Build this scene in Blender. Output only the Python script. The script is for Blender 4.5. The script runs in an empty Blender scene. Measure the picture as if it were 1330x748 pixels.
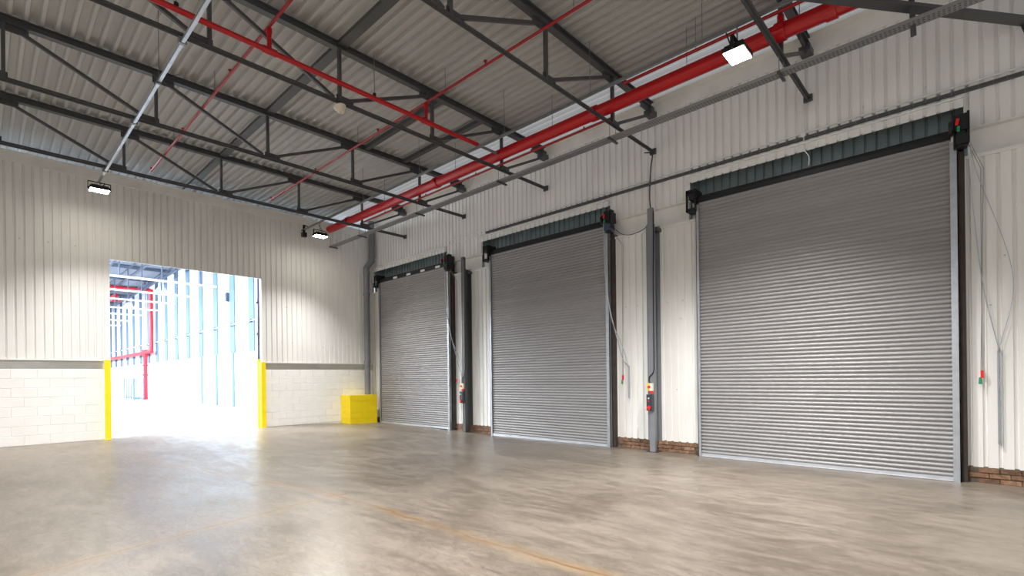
import bpy, math, random
from mathutils import Vector, Matrix
random.seed(7)
S = bpy.context.scene
COL = S.collection

# ------------------------------------------------------------------ camera
F, CX, CY = 651.0, 665.0, 490.0            # focal length and principal point in pixels of a 1330x748 frame
YAW, ROLL, H = math.radians(46.83), math.radians(-0.68), 1.63
r0 = Vector((math.cos(YAW), -math.sin(YAW), 0)); vd = Vector((math.sin(YAW), math.cos(YAW), 0)); u0 = Vector((0, 0, 1))
cr, sr = math.cos(ROLL), math.sin(ROLL)
Rv = cr * r0 + sr * u0; Uv = -sr * r0 + cr * u0
cam = bpy.data.cameras.new('camera'); camo = bpy.data.objects.new('camera', cam); COL.objects.link(camo)
cam.sensor_width = 36; cam.lens = F / 1330 * 36; cam.shift_y = (CY - 374) / 1330; cam.shift_x = (665 - CX) / 1330
cam.clip_end = 300
M4 = Matrix.Identity(4)
for i in range(3):
    M4[i][0] = Rv[i]; M4[i][1] = Uv[i]; M4[i][2] = -vd[i]
M4[0][3], M4[1][3], M4[2][3] = 0, 0, H
camo.matrix_world = M4
S.camera = camo

# ------------------------------------------------------------------ world, lights, exposure
W = bpy.data.worlds.new('daylight'); S.world = W; W.use_nodes = True
W.node_tree.nodes['Background'].inputs[0].default_value = (1.0, 0.99, 0.97, 1)
W.node_tree.nodes['Background'].inputs[1].default_value = 0.74
S.view_settings.view_transform = 'Standard'; S.view_settings.look = 'None'
S.view_settings.gamma = 1; S.view_settings.use_curve_mapping = False
S.view_settings.exposure = 0.0

def area(name, loc, rot, sx, sy, power, color):
    l = bpy.data.lights.new(name, 'AREA'); l.shape = 'RECTANGLE'; l.size = sx; l.size_y = sy; l.energy = power; l.color = color
    o = bpy.data.objects.new(name, l); COL.objects.link(o); o.location = loc; o.rotation_euler = rot
    return o
# added area light, out of view, that overexposes the hall beyond the opening
area('hall_fill_light', (-3.0, 40, 9.2), (0, math.radians(-25), 0), 8, 46, 52000, (0.82, 0.91, 1.0))
FLOOD = 2000.0     # watts per floodlight beam

# ------------------------------------------------------------------ materials
def mat(name, col, rough=0.6, metal=0.0, noise=0.0, nscale=4.0, bump=0.0, bscale=30.0, stretch=(1, 1, 1), rand=0.0, emit=None, spec=0.5):
    m = bpy.data.materials.new(name); m.use_nodes = True
    nt = m.node_tree; b = nt.nodes['Principled BSDF']
    b.inputs['Base Color'].default_value = (*col, 1); b.inputs['Roughness'].default_value = rough; b.inputs['Metallic'].default_value = metal
    b.inputs['Specular IOR Level'].default_value = spec
    tc = nt.nodes.new('ShaderNodeTexCoord'); mp = nt.nodes.new('ShaderNodeMapping'); mp.inputs['Scale'].default_value = stretch
    geo = nt.nodes.new('ShaderNodeNewGeometry')
    nt.links.new(geo.outputs['Position'], mp.inputs['Vector'])
    out = None
    if noise or rand:
        n = nt.nodes.new('ShaderNodeTexNoise'); n.inputs['Scale'].default_value = nscale; n.inputs['Detail'].default_value = 6
        nt.links.new(mp.outputs['Vector'], n.inputs['Vector'])
        mr = nt.nodes.new('ShaderNodeMapRange'); mr.inputs['From Min'].default_value = 0.3; mr.inputs['From Max'].default_value = 0.7
        mr.inputs['To Min'].default_value = 1 - noise; mr.inputs['To Max'].default_value = 1 + noise * 0.5
        nt.links.new(n.outputs['Fac'], mr.inputs['Value'])
        val = mr.outputs['Result']
        if rand:
            oi = nt.nodes.new('ShaderNodeObjectInfo'); m2 = nt.nodes.new('ShaderNodeMapRange')
            m2.inputs['To Min'].default_value = 1 - rand; m2.inputs['To Max'].default_value = 1 + rand
            nt.links.new(oi.outputs['Random'], m2.inputs['Value'])
            mm = nt.nodes.new('ShaderNodeMath'); mm.operation = 'MULTIPLY'
            nt.links.new(val, mm.inputs[0]); nt.links.new(m2.outputs['Result'], mm.inputs[1]); val = mm.outputs[0]
        hs = nt.nodes.new('ShaderNodeHueSaturation'); hs.inputs['Color'].default_value = (*col, 1)
        nt.links.new(val, hs.inputs['Value']); nt.links.new(hs.outputs['Color'], b.inputs['Base Color'])
    if bump:
        n2 = nt.nodes.new('ShaderNodeTexNoise'); n2.inputs['Scale'].default_value = bscale; n2.inputs['Detail'].default_value = 4
        nt.links.new(mp.outputs['Vector'], n2.inputs['Vector'])
        bp = nt.nodes.new('ShaderNodeBump'); bp.inputs['Strength'].default_value = bump; bp.inputs['Distance'].default_value = 0.01
        nt.links.new(n2.outputs['Fac'], bp.inputs['Height']); nt.links.new(bp.outputs['Normal'], b.inputs['Normal'])
    if emit:
        b.inputs['Emission Color'].default_value = (*emit[0], 1); b.inputs['Emission Strength'].default_value = emit[1]
    return m

M = {}
M['clad'] = mat('cream_sheet', (0.83, 0.82, 0.795), 0.55, 0, 0.07, 1.6, 0, 1, (1, 1, 0.35))
M['cladflat'] = mat('cream_flashing', (0.83, 0.82, 0.785), 0.55, 0, 0.10, 2.2)
M['white'] = mat('white_flashing', (0.82, 0.82, 0.80), 0.45, 0, 0.08, 5)
M['block'] = mat('painted_block', (0.88, 0.87, 0.85), 0.7, 0, 0.03, 3, 0.25, 60, rand=0.012)
M['mortar'] = mat('painted_mortar', (0.84, 0.83, 0.81), 0.8, 0, 0.04, 5)
M['rail'] = mat('grey_rail', (0.58, 0.575, 0.55), 0.6, 0, 0.1, 3)
M['deck'] = mat('grey_deck', (0.48, 0.472, 0.455), 0.6, 0.0, 0.10, 0.9, 0, 1, (1, 0.3, 1))
M['deckw'] = mat('white_deck', (0.88, 0.87, 0.86), 0.4, 0.0, 0.05, 0.9, 0, 1, (1, 0.3, 1))
def rooflight_mat():
    m = mat('rooflight_sheet', (0.85, 0.86, 0.87), 0.35); nt = m.node_tree; b = nt.nodes['Principled BSDF']; out = nt.nodes['Material Output']
    tr = nt.nodes.new('ShaderNodeBsdfTranslucent'); tr.inputs['Color'].default_value = (0.62, 0.64, 0.68, 1)
    mx = nt.nodes.new('ShaderNodeMixShader'); mx.inputs[0].default_value = 0.6
    nt.links.new(b.outputs[0], mx.inputs[1]); nt.links.new(tr.outputs[0], mx.inputs[2]); nt.links.new(mx.outputs[0], out.inputs['Surface']); return m
M['deckw'] = rooflight_mat()
M['steel'] = mat('dark_grey_paint', (0.080, 0.082, 0.086), 0.42, 0.0, 0.12, 3)
M['steel2'] = mat('grey_paint', (0.21, 0.218, 0.235), 0.4, 0.0, 0.12, 3)
M['black'] = mat('black_steel', (0.012, 0.012, 0.014), 0.5, 0.2, 0.1, 5)
M['galv'] = mat('galvanised', (0.50, 0.53, 0.57), 0.38, 0.75, 0.12, 9)
M['galvd'] = mat('dull_galvanised', (0.26, 0.27, 0.28), 0.5, 0.55, 0.15, 9)
M['lath'] = mat('lath_grey', (0.295, 0.288, 0.292), 0.48, 0.15, 0.06, 1.3, 0, 1, (1, 0.4, 1), rand=0.05)
M['latht'] = mat('bottom_rail', (0.60, 0.62, 0.66), 0.4, 0.6, 0.1, 4)
M['red'] = mat('red_pipe', (0.50, 0.006, 0.010), 0.32, 0, 0.06, 4)
M['redd'] = mat('red_branch', (0.36, 0.010, 0.012), 0.4, 0, 0.08, 4)
M['yellow'] = mat('yellow_paint', (1.0, 0.75, 0.0), 0.5, 0, 0.06, 4, 0.15, 40)
M['teal'] = mat('dark_teal_sheet', (0.25, 0.31, 0.32), 0.55, 0, 0.22, 2.5)
M['brick'] = mat('brick_red', (0.25, 0.14, 0.085), 0.9, 0, 0.5, 14, 0.5, 80, rand=0.40)
M['brickm'] = mat('brick_mortar', (0.17, 0.13, 0.095), 0.95, 0, 0.4, 12, 0.4, 60)
M['rust'] = mat('rusty_steel', (0.06, 0.045, 0.038), 0.7, 0.1, 0.3, 5)
M['pvc'] = mat('grey_pvc', (0.20, 0.205, 0.22), 0.35, 0, 0.08, 4)
M['beige'] = mat('beige_plastic', (0.72, 0.66, 0.52), 0.4)
M['redb'] = mat('red_plastic', (0.75, 0.02, 0.02), 0.35)
M['greenb'] = mat('green_plastic', (0.02, 0.28, 0.12), 0.35)
M['ybox'] = mat('yellow_plastic', (0.92, 0.62, 0.02), 0.35)
M['gbox'] = mat('light_plastic', (0.75, 0.74, 0.70), 0.4)
M['dbox'] = mat('dark_plastic', (0.035, 0.045, 0.06), 0.35)
M['bluepanel'] = mat('blue_machine', (0.05, 0.07, 0.13), 0.45, 0.2, 0.1, 6)
M['hallwall'] = mat('hall_white', (0.86, 0.87, 0.88), 0.6)
M['hallstrip'] = mat('hall_blue', (0.085, 0.16, 0.27), 0.6)
M['hallroof'] = mat('hall_roof', (0.20, 0.23, 0.28), 0.6)
M['hallsteel'] = mat('hall_steel', (0.07, 0.09, 0.13), 0.5)
M['hallwhite'] = mat('hall_bright_steel', (0.85, 0.88, 0.92), 0.5)
M['hallred'] = mat('hall_red', (0.52, 0.012, 0.028), 0.4)
M['jamb'] = mat('blue_grey_paint', (0.06, 0.085, 0.15), 0.45, 0, 0.1, 5)
M['lens'] = mat('lamp_lens', (1, 1, 1), 0.3, emit=((1.0, 0.93, 0.80), 60.0))
M['halllamp'] = mat('hall_lamp', (1, 1, 1), 0.3, emit=((0.95, 0.97, 1.0), 12.0))

def slot_mat():            # perforated tray: rows of dark slots along the run (world Y)
    m = mat('perforated_tray', (0.30, 0.305, 0.315), 0.5, 0.3); nt = m.node_tree; b = nt.nodes['Principled BSDF']
    geo = nt.nodes.new('ShaderNodeNewGeometry'); sep = nt.nodes.new('ShaderNodeSeparateXYZ'); nt.links.new(geo.outputs['Position'], sep.inputs[0])
    def wave(sock, per, thr):
        a = nt.nodes.new('ShaderNodeMath'); a.operation = 'MULTIPLY'; a.inputs[1].default_value = 2 * math.pi / per; nt.links.new(sock, a.inputs[0])
        c = nt.nodes.new('ShaderNodeMath'); c.operation = 'SINE'; nt.links.new(a.outputs[0], c.inputs[0])
        g = nt.nodes.new('ShaderNodeMath'); g.operation = 'GREATER_THAN'; g.inputs[1].default_value = thr; nt.links.new(c.outputs[0], g.inputs[0]); return g.outputs[0]
    mul = nt.nodes.new('ShaderNodeMath'); mul.operation = 'MULTIPLY'
    nt.links.new(wave(sep.outputs['Y'], 0.05, -0.1), mul.inputs[0]); nt.links.new(wave(sep.outputs['X'], 0.045, 0.3), mul.inputs[1])
    mx = nt.nodes.new('ShaderNodeMix'); mx.data_type = 'RGBA'; mx.inputs[6].default_value = (0.30, 0.305, 0.315, 1); mx.inputs[7].default_value = (0.05, 0.05, 0.05, 1)
    nt.links.new(mul.outputs[0], mx.inputs[0]); nt.links.new(mx.outputs[2], b.inputs['Base Color'])
    return m
M['tray'] = slot_mat()

def floor_mat():
    m = bpy.data.materials.new('power_floated_concrete'); m.use_nodes = True; nt = m.node_tree; N = nt.nodes; L = nt.links
    b = N['Principled BSDF']; geo = N.new('ShaderNodeNewGeometry'); pos = geo.outputs['Position']
    def math_(op, a, c=None):
        n = N.new('ShaderNodeMath'); n.operation = op
        for i, v in enumerate((a, c)):
            if v is None: continue
            if isinstance(v, (int, float)): n.inputs[i].default_value = v
            else: L.new(v, n.inputs[i])
        return n.outputs[0]
    def noise(scale, detail, dist, stretch=(1, 1, 1), rotz=0.0, rough=0.55):
        mp = N.new('ShaderNodeMapping'); mp.inputs['Scale'].default_value = stretch; mp.inputs['Rotation'].default_value = (0, 0, rotz); L.new(pos, mp.inputs['Vector'])
        n = N.new('ShaderNodeTexNoise'); n.inputs['Scale'].default_value = scale; n.inputs['Detail'].default_value = detail; n.inputs['Distortion'].default_value = dist; n.inputs['Roughness'].default_value = rough
        L.new(mp.outputs[0], n.inputs['Vector']); return n.outputs['Fac']
    def rng(v, a, c, d, e):
        n = N.new('ShaderNodeMapRange'); n.interpolation_type = 'SMOOTHSTEP'
        for i, x in enumerate((a, c, d, e)): n.inputs[i + 1].default_value = x
        L.new(v, n.inputs[0]); return n.outputs[0]
    big = noise(0.5, 5, 0.8); sw = noise(2.6, 8, 1.6, (1.0, 0.30, 1), 0.75, 0.66); fine = noise(11, 9, 1.4, (1, 0.4, 1), 0.5, 0.78)
    v = math_('ADD', math_('MULTIPLY', big, 0.27), math_('ADD', math_('MULTIPLY', sw, 0.35), math_('MULTIPLY', fine, 0.38)))
    t = rng(v, 0.40, 0.61, 0.0, 1.0)
    mx = N.new('ShaderNodeMix'); mx.data_type = 'RGBA'; mx.inputs[6].default_value = (0.121, 0.097, 0.074, 1); mx.inputs[7].default_value = (0.232, 0.195, 0.159, 1); L.new(t, mx.inputs[0])
    # joints with ochre staining
    sep = N.new('ShaderNodeSeparateXYZ'); L.new(pos, sep.inputs[0]); x, y = sep.outputs[0], sep.outputs[1]
    wob = math_('MULTIPLY', math_('SUBTRACT', noise(1.1, 3, 0.4), 0.5), 0.30)
    wob2 = math_('MULTIPLY', math_('SUBTRACT', noise(7, 3, 0.2), 0.5), 0.05)
    wb = math_('ADD', wob, wob2)
    d1 = math_('ABSOLUTE', math_('ADD', math_('SUBTRACT', y, math_('ADD', 5.86, math_('MULTIPLY', x, 0.25))), wb))       # runs across the bay
    g1 = math_('MULTIPLY', math_('LESS_THAN', x, 3.5), math_('GREATER_THAN', x, -8))
    d2 = math_('ABSOLUTE', math_('ADD', math_('SUBTRACT', x, 3.46), wb)); g2 = math_('MULTIPLY', math_('LESS_THAN', y, 6.7), math_('GREATER_THAN', y, -6))
    d3 = math_('ABSOLUTE', math_('ADD', math_('ADD', math_('SUBTRACT', x, 3.5), math_('MULTIPLY', math_('SUBTRACT', y, 6.7), 0.21)), wb)); g3 = math_('MULTIPLY', math_('GREATER_THAN', y, 6.7), math_('LESS_THAN', y, 12.6))
    patch = rng(noise(0.9, 4, 0.5), 0.35, 0.65, 0.40, 1.0)
    def line(d, g, w0, w1): return math_('MULTIPLY', rng(d, w0, w1, 1.0, 0.0), g)
    core = math_('MAXIMUM', line(d1, g1, 0.006, 0.024), math_('MAXIMUM', line(d2, g2, 0.006, 0.024), line(d3, g3, 0.006, 0.024)))
    halo = math_('MAXIMUM', line(d1, g1, 0.02, 0.16), math_('MAXIMUM', line(d2, g2, 0.02, 0.16), line(d3, g3, 0.02, 0.16)))
    mj = N.new('ShaderNodeMix'); mj.data_type = 'RGBA'; mj.inputs[7].default_value = (0.27, 0.175, 0.085, 1)
    L.new(math_('MULTIPLY', math_('MULTIPLY', halo, patch), 0.5), mj.inputs[0]); L.new(mx.outputs[2], mj.inputs[6])
    mk = N.new('ShaderNodeMix'); mk.data_type = 'RGBA'; mk.inputs[7].default_value = (0.17, 0.095, 0.042, 1)
    L.new(math_('MULTIPLY', core, math_('MULTIPLY', patch, 1.0)), mk.inputs[0]); L.new(mj.outputs[2], mk.inputs[6])
    L.new(mk.outputs[2], b.inputs['Base Color'])
    L.new(rng(sw, 0.3, 0.7, 0.29, 0.44), b.inputs['Roughness'])
    b.inputs['Specular IOR Level'].default_value = 0.42
    bp = N.new('ShaderNodeBump'); bp.inputs['Strength'].default_value = 0.08; bp.inputs['Distance'].default_value = 0.02
    L.new(math_('ADD', sw, math_('MULTIPLY', fine, 0.6)), bp.inputs['Height']); L.new(bp.outputs['Normal'], b.inputs['Normal'])
    return m
M['floor'] = floor_mat()
M['hallfloor'] = mat('hall_concrete', (0.30, 0.305, 0.315), 0.5, 0, 0.12, 0.7)

# ------------------------------------------------------------------ mesh builder
class MB:
    def __init__(s): s.v = []; s.f = []; s.sm = []
    def add(s, vs, fs, smooth=False):
        k = len(s.v); s.v += [tuple(v) for v in vs]
        for f in fs: s.f.append(tuple(i + k for i in f)); s.sm.append(smooth)
    def box(s, x0, x1, y0, y1, z0, z1):
        vs = [(x, y, z) for x in (x0, x1) for y in (y0, y1) for z in (z0, z1)]
        s.add(vs, [(0, 1, 3, 2), (4, 6, 7, 5), (0, 4, 5, 1), (2, 3, 7, 6), (0, 2, 6, 4), (1, 5, 7, 3)]); return s
    def bar(s, a, b, w, h, up=(0, 0, 1)):            # rectangular bar a->b, w across, h along up
        a, b = Vector(a), Vector(b); d = (b - a).normalized(); u = Vector(up)
        if abs(d.dot(u)) > 0.999: u = Vector((1, 0, 0))
        r = d.cross(u).normalized(); u = r.cross(d).normalized()
        vs = [p + r * (i * w / 2) + u * (j * h / 2) for p in (a, b) for i in (-1, 1) for j in (-1, 1)]
        s.add(vs, [(0, 1, 3, 2), (4, 6, 7, 5), (0, 4, 5, 1), (2, 3, 7, 6), (0, 2, 6, 4), (1, 5, 7, 3)]); return s
    def cyl(s, a, b, r, n=12, r2=None, caps=True):
        a, b = Vector(a), Vector(b); d = (b - a).normalized(); u = Vector((0, 0, 1)) if abs(d.z) < 0.9 else Vector((1, 0, 0))
        x = d.cross(u).normalized(); y = d.cross(x); r2 = r if r2 is None else r2
        vs = []
        for p, q in ((a, r), (b, r2)):
            for i in range(n):
                t = 2 * math.pi * i / n; vs.append(p + x * (q * math.cos(t)) + y * (q * math.sin(t)))
        s.add(vs, [(i, (i + 1) % n, n + (i + 1) % n, n + i) for i in range(n)], True)
        if caps: s.add(vs[:n], [tuple(range(n))[::-1]]); s.add(vs[n:], [tuple(range(n))])
        return s
    def tube(s, pts, r, n=8):
        pts = [Vector(p) for p in pts]; rings = []; px = None
        for i, p in enumerate(pts):
            d = (pts[min(i + 1, len(pts) - 1)] - pts[max(i - 1, 0)]).normalized()
            if px is None:
                u = Vector((0, 0, 1)) if abs(d.z) < 0.9 else Vector((1, 0, 0)); px = d.cross(u).normalized()
            px = (px - d * px.dot(d)).normalized(); py = d.cross(px)
            rings.append([p + px * (r * math.cos(2 * math.pi * k / n)) + py * (r * math.sin(2 * math.pi * k / n)) for k in range(n)])
        vs = [v for rg in rings for v in rg]; fs = []
        for i in range(len(pts) - 1):
            for k in range(n): fs.append((i * n + k, i * n + (k + 1) % n, (i + 1) * n + (k + 1) % n, (i + 1) * n + k))
        s.add(vs, fs, True); s.add(rings[0], [tuple(range(n))[::-1]]); s.add(rings[-1], [tuple(range(n))]); return s
    def mesh(s, name, m):
        me = bpy.data.meshes.new(name); me.from_pydata(s.v, [], s.f); me.materials.append(M[m] if isinstance(m, str) else m)
        me.polygons.foreach_set('use_smooth', s.sm); me.update(); return me
    def build(s, name, m, parent=None):
        return link(name, s.mesh(name, m), parent)
def link(name, me, parent=None, loc=None):
    o = bpy.data.objects.new(name, me); COL.objects.link(o)
    if parent: o.parent = parent
    if loc is not None: o.location = loc
    return o
def bz(pts, n=14):                                   # smooth curve through points (Catmull-Rom)
    P = [Vector(p) for p in pts]; P = [P[0] * 2 - P[1]] + P + [P[-1] * 2 - P[-2]]; out = []
    for i in range(1, len(P) - 2):
        for k in range(n):
            t = k / n; a, b, c, d = P[i - 1:i + 3]
            out.append(0.5 * ((2 * b) + (c - a) * t + (2 * a - 5 * b + 4 * c - d) * t * t + (3 * b - a - 3 * c + d) * t ** 3))
    out.append(P[-2]); return out
def tag(o, label, cat=None, group=None, kind=None):
    o['label'] = label
    if cat: o['category'] = cat
    if group: o['group'] = group
    if kind: o['kind'] = kind
    return o
def thing(name, label, cat, group=None, kind=None, loc=(0, 0, 0)):
    o = bpy.data.objects.new(name, None); COL.objects.link(o); o.empty_display_size = 0.1; o.location = loc
    return tag(o, label, cat, group, kind)
def box1(name, m, parent, *a): return MB().box(*a).build(name, m, parent)

# corrugated sheet: profile along 't' axis, returns list of (t, depth)
def profile(t0, t1, pitch, seg, depth):
    pts = []; k0 = int(math.floor(t0 / pitch)) - 1; k1 = int(math.ceil(t1 / pitch)) + 1
    raw = []
    for k in range(k0, k1 + 1):
        for o, d in seg: raw.append((k * pitch + o, d * depth))
    def at(t):
        for (a, da), (b, db) in zip(raw, raw[1:]):
            if a <= t <= b: return da if b == a else da + (db - da) * (t - a) / (b - a)
        return 0
    pts = [(t0, at(t0))] + [p for p in raw if t0 + 1e-5 < p[0] < t1 - 1e-5] + [(t1, at(t1))]
    return pts
WP = 0.1615; WSEG = [(0.0, 0), (0.103, 0), (0.116, 1), (0.146, 1), (0.159, 0)]
def wall_sheet(parent, axis, t0, t1, z0, z1, face, m='clad', pitch=WP, seg=WSEG, depth=0.032, name='cladding_sheet'):
    """sheets of six ribs each; axis 'y' -> plane x=face (depth goes +x), axis 'x' -> plane y=face (depth goes +y)"""
    w = pitch * 6; a = t0
    while a < t1 - 1e-4:
        b = min((math.floor(a / w + 1e-6) + 1) * w, t1)
        if t1 - b < 0.06: b = t1
        pr = profile(a, b, pitch, seg, depth); mb = MB(); vs = []
        for t, d in pr:
            for z in (z0, z1): vs.append((face + d, t, z) if axis == 'y' else (t, face + d, z))
        mb.add(vs, [(2 * i, 2 * i + 1, 2 * i + 3, 2 * i + 2) for i in range(len(pr) - 1)])
        mb.build(name, m, parent); a = b

# ------------------------------------------------------------------ floor
def sst(t): t = max(0, min(1, t)); return t * t * (3 - 2 * t)
def fz(x, y): return 0.145 * sst((y - 8.5) / 7.5) * (1 - 0.55 * sst((x - 6.5) / 3.3))
mb = MB(); nx, ny = 40, 44; vs = []
for i in range(nx + 1):
    for j in range(ny + 1):
        x = -8 + i * (18.5) / nx; y = -6 + j * 22.9 / ny; vs.append((x, y, fz(x, y)))
mb.add(vs, [(i * (ny + 1) + j, (i + 1) * (ny + 1) + j, (i + 1) * (ny + 1) + j + 1, i * (ny + 1) + j + 1) for i in range(nx) for j in range(ny)], True)
fl = mb.build('floor', 'floor'); tag(fl, 'beige power floated concrete floor with ochre stained joints', 'floor', kind='structure')

# ------------------------------------------------------------------ ceiling: profiled roof deck
ceil = thing('ceiling', 'grey profiled metal roof deck with narrow ribs above the trusses', 'ceiling', kind='structure')
DP = 0.188; DSEG = [(0.0, 0), (0.046, 0), (0.066, 1), (0.168, 1)]
cuts = [-8.46 + DP * 6 * k for k in range(16)] + [8.836, 9.964, 10.32]
for x, x1 in zip(cuts, cuts[1:]):
    pr = profile(x, x1, DP, DSEG, 0.06); mb = MB(); vs = []
    for t, d in pr:
        for y in (-6, 19.2): vs.append((t, y, 7.53 + d))
    mb.add(vs, [(2 * i, 2 * i + 1, 2 * i + 3, 2 * i + 2) for i in range(len(pr) - 1)])
    mb.build('roof_sheet', 'deckw' if 8.8 < x < 9.5 else 'deck', ceil)

# ------------------------------------------------------------------ right wall
RX = 10.1
DOORS = [(12.0, 15.78), (6.30, 10.08), (0.32, 4.12)]        # door_1 (far) .. door_3 (near)
wr = thing('wall_right', 'cream ribbed metal wall with three roller shutter openings and brick plinth', 'wall', kind='structure')
PIER = [(-4.0, 0.165), (4.22, 6.15), (10.2, 11.84), (15.95, 16.62)]
HEAD = [(0.13, 4.37), (6.10, 10.62), (11.95, 16.40)]
# upper cladding: lower edge rises over each opening
for a, b, z in [(-4.0, 0.17, 5.24), (0.17, 4.37, 5.60), (4.37, 6.29, 5.24), (6.29, 10.62, 5.60), (10.62, 12.2, 5.24), (12.2, 16.40, 5.60), (16.40, 16.62, 5.24)]:
    wall_sheet(wr, 'y', a, b, z, 7.33, RX)
for a, b in PIER: wall_sheet(wr, 'y', a, b, 0.225, 4.80, RX)
# smooth beam band between the two tiers on the piers, with its lips
for a, b in [(-4.0, 0.17), (4.22, 6.29), (10.2, 12.2), (16.0, 16.62)]:
    MB().box(RX + 0.10, RX + 0.2, a, b, 4.78, 5.26).build('eaves_beam', 'cladflat', wr)
    MB().box(RX - 0.03, RX + 0.12, a, b, 4.785, 4.835).build('lower_lip', 'cladflat', wr)
    MB().box(RX - 0.012, RX + 0.12, a, b, 5.225, 5.250).build('upper_lip', 'cladflat', wr)
# white corrugated drip flashing above the openings
for a, b in [(0.17, 4.37), (6.29, 10.62), (12.2, 16.40)]:
    pr = profile(a, b, WP, WSEG, 0.03); mb = MB(); vs = []
    for t, d in pr:
        vs += [(RX - 0.065 + d, t, 5.565 + (0.03 if d > 0.01 else 0)), (RX - 0.05 + d * 0.6, t, 5.70), (RX + 0.0, t, 5.735)]
    mb.add(vs, [(3 * i + j, 3 * i + j + 1, 3 * i + j + 4, 3 * i + j + 3) for i in range(len(pr) - 1) for j in (0, 1)])
    mb.build('drip_flashing', 'white', wr)
    MB().box(RX - 0.085, RX, a, b, 5.705, 5.727).build('flashing_lip', 'white', wr)
# smooth closure at the top and gutter soffit up to the deck
MB().box(RX - 0.012, RX + 0.04, -4, 16.62, 7.25, 7.34).build('top_closure', 'cladflat', wr)
MB().box(RX - 0.01, RX + 0.02, -4, 16.62, 7.33, 7.60).build('gutter_face', 'cladflat', wr)
MB().box(9.90, RX + 0.02, -4, 16.62, 7.519, 7.528).build('gutter_soffit', 'cladflat', wr)
MB().box(RX + 0.02, RX + 0.5, -6, 19.2, 7.60, 7.64).build('roof_verge', 'teal', wr)
# dark outer cladding seen above the shutters, reveals and an added backing against stray light
for a, b in [(0.0, 4.45), (6.15, 10.7), (11.85, 16.5)]:
    wall_sheet(wr, 'y', a, b, 0.0, 5.95, RX + 0.36, 'teal', 0.1615, [(0.0, 0), (0.118, 0), (0.124, 1), (0.150, 1), (0.156, 0)], 0.03, 'outer_sheet')
    MB().box(RX + 0.03, RX + 0.42, a, b, 5.86, 5.90).build('soffit', 'teal', wr)
for y0, y1 in ((0.13, 0.17), (4.37, 4.41), (6.25, 6.29), (10.62, 10.66), (12.16, 12.2), (16.40, 16.44)):
    MB().box(RX + 0.035, RX + 0.42, y0, y1, 4.85, 5.9).build('reveal', 'teal', wr)
MB().box(RX + 0.45, RX + 0.52, -4, 19, -0.05, 7.7).build('leak_backing', 'teal', wr)  # unseen backing added to stop outside light leaking round the doors
# brick plinth, brick by brick
bm_ = MB(); bm_.box(-0.02, 0.05, -0.1075, 0.1075, 0, 0.062); brick_me = bm_.mesh('brick', 'brick')
for a, b in PIER:
    if a > 15: continue
    MB().box(RX + 0.005, RX + 0.1, a, b, -0.02, 0.235).build('plinth_mortar', 'brickm', wr)
    for c in range(3):
        z = 0.004 + c * 0.075; y = a + (0.112 if c % 2 else 0)
        while y + 0.10 < b:
            cy = y + 0.1125
            if cy + 0.1075 > b + 0.06: break
            o = link('brick', brick_me, wr, (RX + random.uniform(-0.008, 0.006), cy, z + random.uniform(-0.002, 0.002)))
            y += 0.225

# ------------------------------------------------------------------ back wall
BY = 16.55
OX0, OX1, OZ = 2.37, 6.13, 4.84
wb = thing('wall_back', 'cream ribbed metal wall on painted white blockwork with a wide opening', 'wall', kind='structure')
for a, b, z in [(-6.0, OX0, 2.205), (OX0, OX1, OZ), (OX1, RX + 0.03, 2.205)]:
    wall_sheet(wb, 'x', a, b, z, 6.86, BY)
MB().box(-6, RX, BY - 0.015, BY + 0.04, 6.82, 7.05).build('top_flashing', 'cladflat', wb)
MB().box(-6, RX, BY - 0.03, BY + 0.12, 7.05, 7.085).build('wall_cap', 'white', wb)
for a, b in ((-6.0, OX0 - 0.02), (OX1 + 0.02, RX)):
    MB().box(a, b, BY + 0.06, BY + 0.16, 1.95, 2.22).build('sheeting_rail', 'rail', wb)
    MB().box(a if a < 0 else a + 0.1, b if a > 0 else b - 0.14, BY - 0.012, BY + 0.06, 2.175, 2.21).build('bottom_trim', 'cladflat', wb)
# opening edge trims
MB().box(OX0 - 0.035, OX0, BY - 0.01, BY + 0.07, 2.2, OZ).build('edge_trim', 'cladflat', wb)
MB().box(OX1, OX1 + 0.035, BY - 0.01, BY + 0.07, 2.2, OZ).build('edge_trim', 'cladflat', wb)
MB().box(OX0, OX1, BY - 0.004, BY + 0.05, OZ - 0.01, OZ + 0.02).build('edge_trim', 'cladflat', wb)
# blockwork
def block_mesh():
    mb = MB(); w, h, c = 0.221, 0.1085, 0.006; f = [(-w, 0, -h), (w, 0, -h), (w, 0, h), (-w, 0, h)]
    f = [(x, 0.006, z) for x, _, z in f]; g = [(x - c * (1 if x > 0 else -1), 0.0, z - c * (1 if z > 0 else -1)) for x, _, z in f]; bk = [(x, 0.06, z) for x, _, z in f]
    mb.add(f + g + bk, [(4, 5, 6, 7)] + [(i, (i + 1) % 4, 4 + (i + 1) % 4, 4 + i) for i in range(4)] + [(i, 8 + i, 8 + (i + 1) % 4, (i + 1) % 4) for i in range(4)])
    return mb.mesh('block', 'block')
BLK = block_mesh(); BF = 16.60; CH = 0.2275
for a, b in ((-6.0, 2.24), (6.22, RX + 0.05)):
    MB().box(a, b, BF + 0.009, BF + 0.12, 0.0, 1.965).build('block_core', 'mortar', wb)
    for c in range(8):
        z = 0.145 + CH * (c + 0.5); x = a - (0.225 if c % 2 else 0)
        while x < b - 0.02:
            l, r = max(x, a), min(x + 0.45, b)
            if r - l > 0.06:
                o = link('block', BLK, wb, ((l + r) / 2, BF + random.uniform(-0.002, 0.002), z)); o.scale = ((r - l - 0.004) / 0.442, 1, (CH - 0.004) / 0.217)
            x += 0.45

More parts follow.
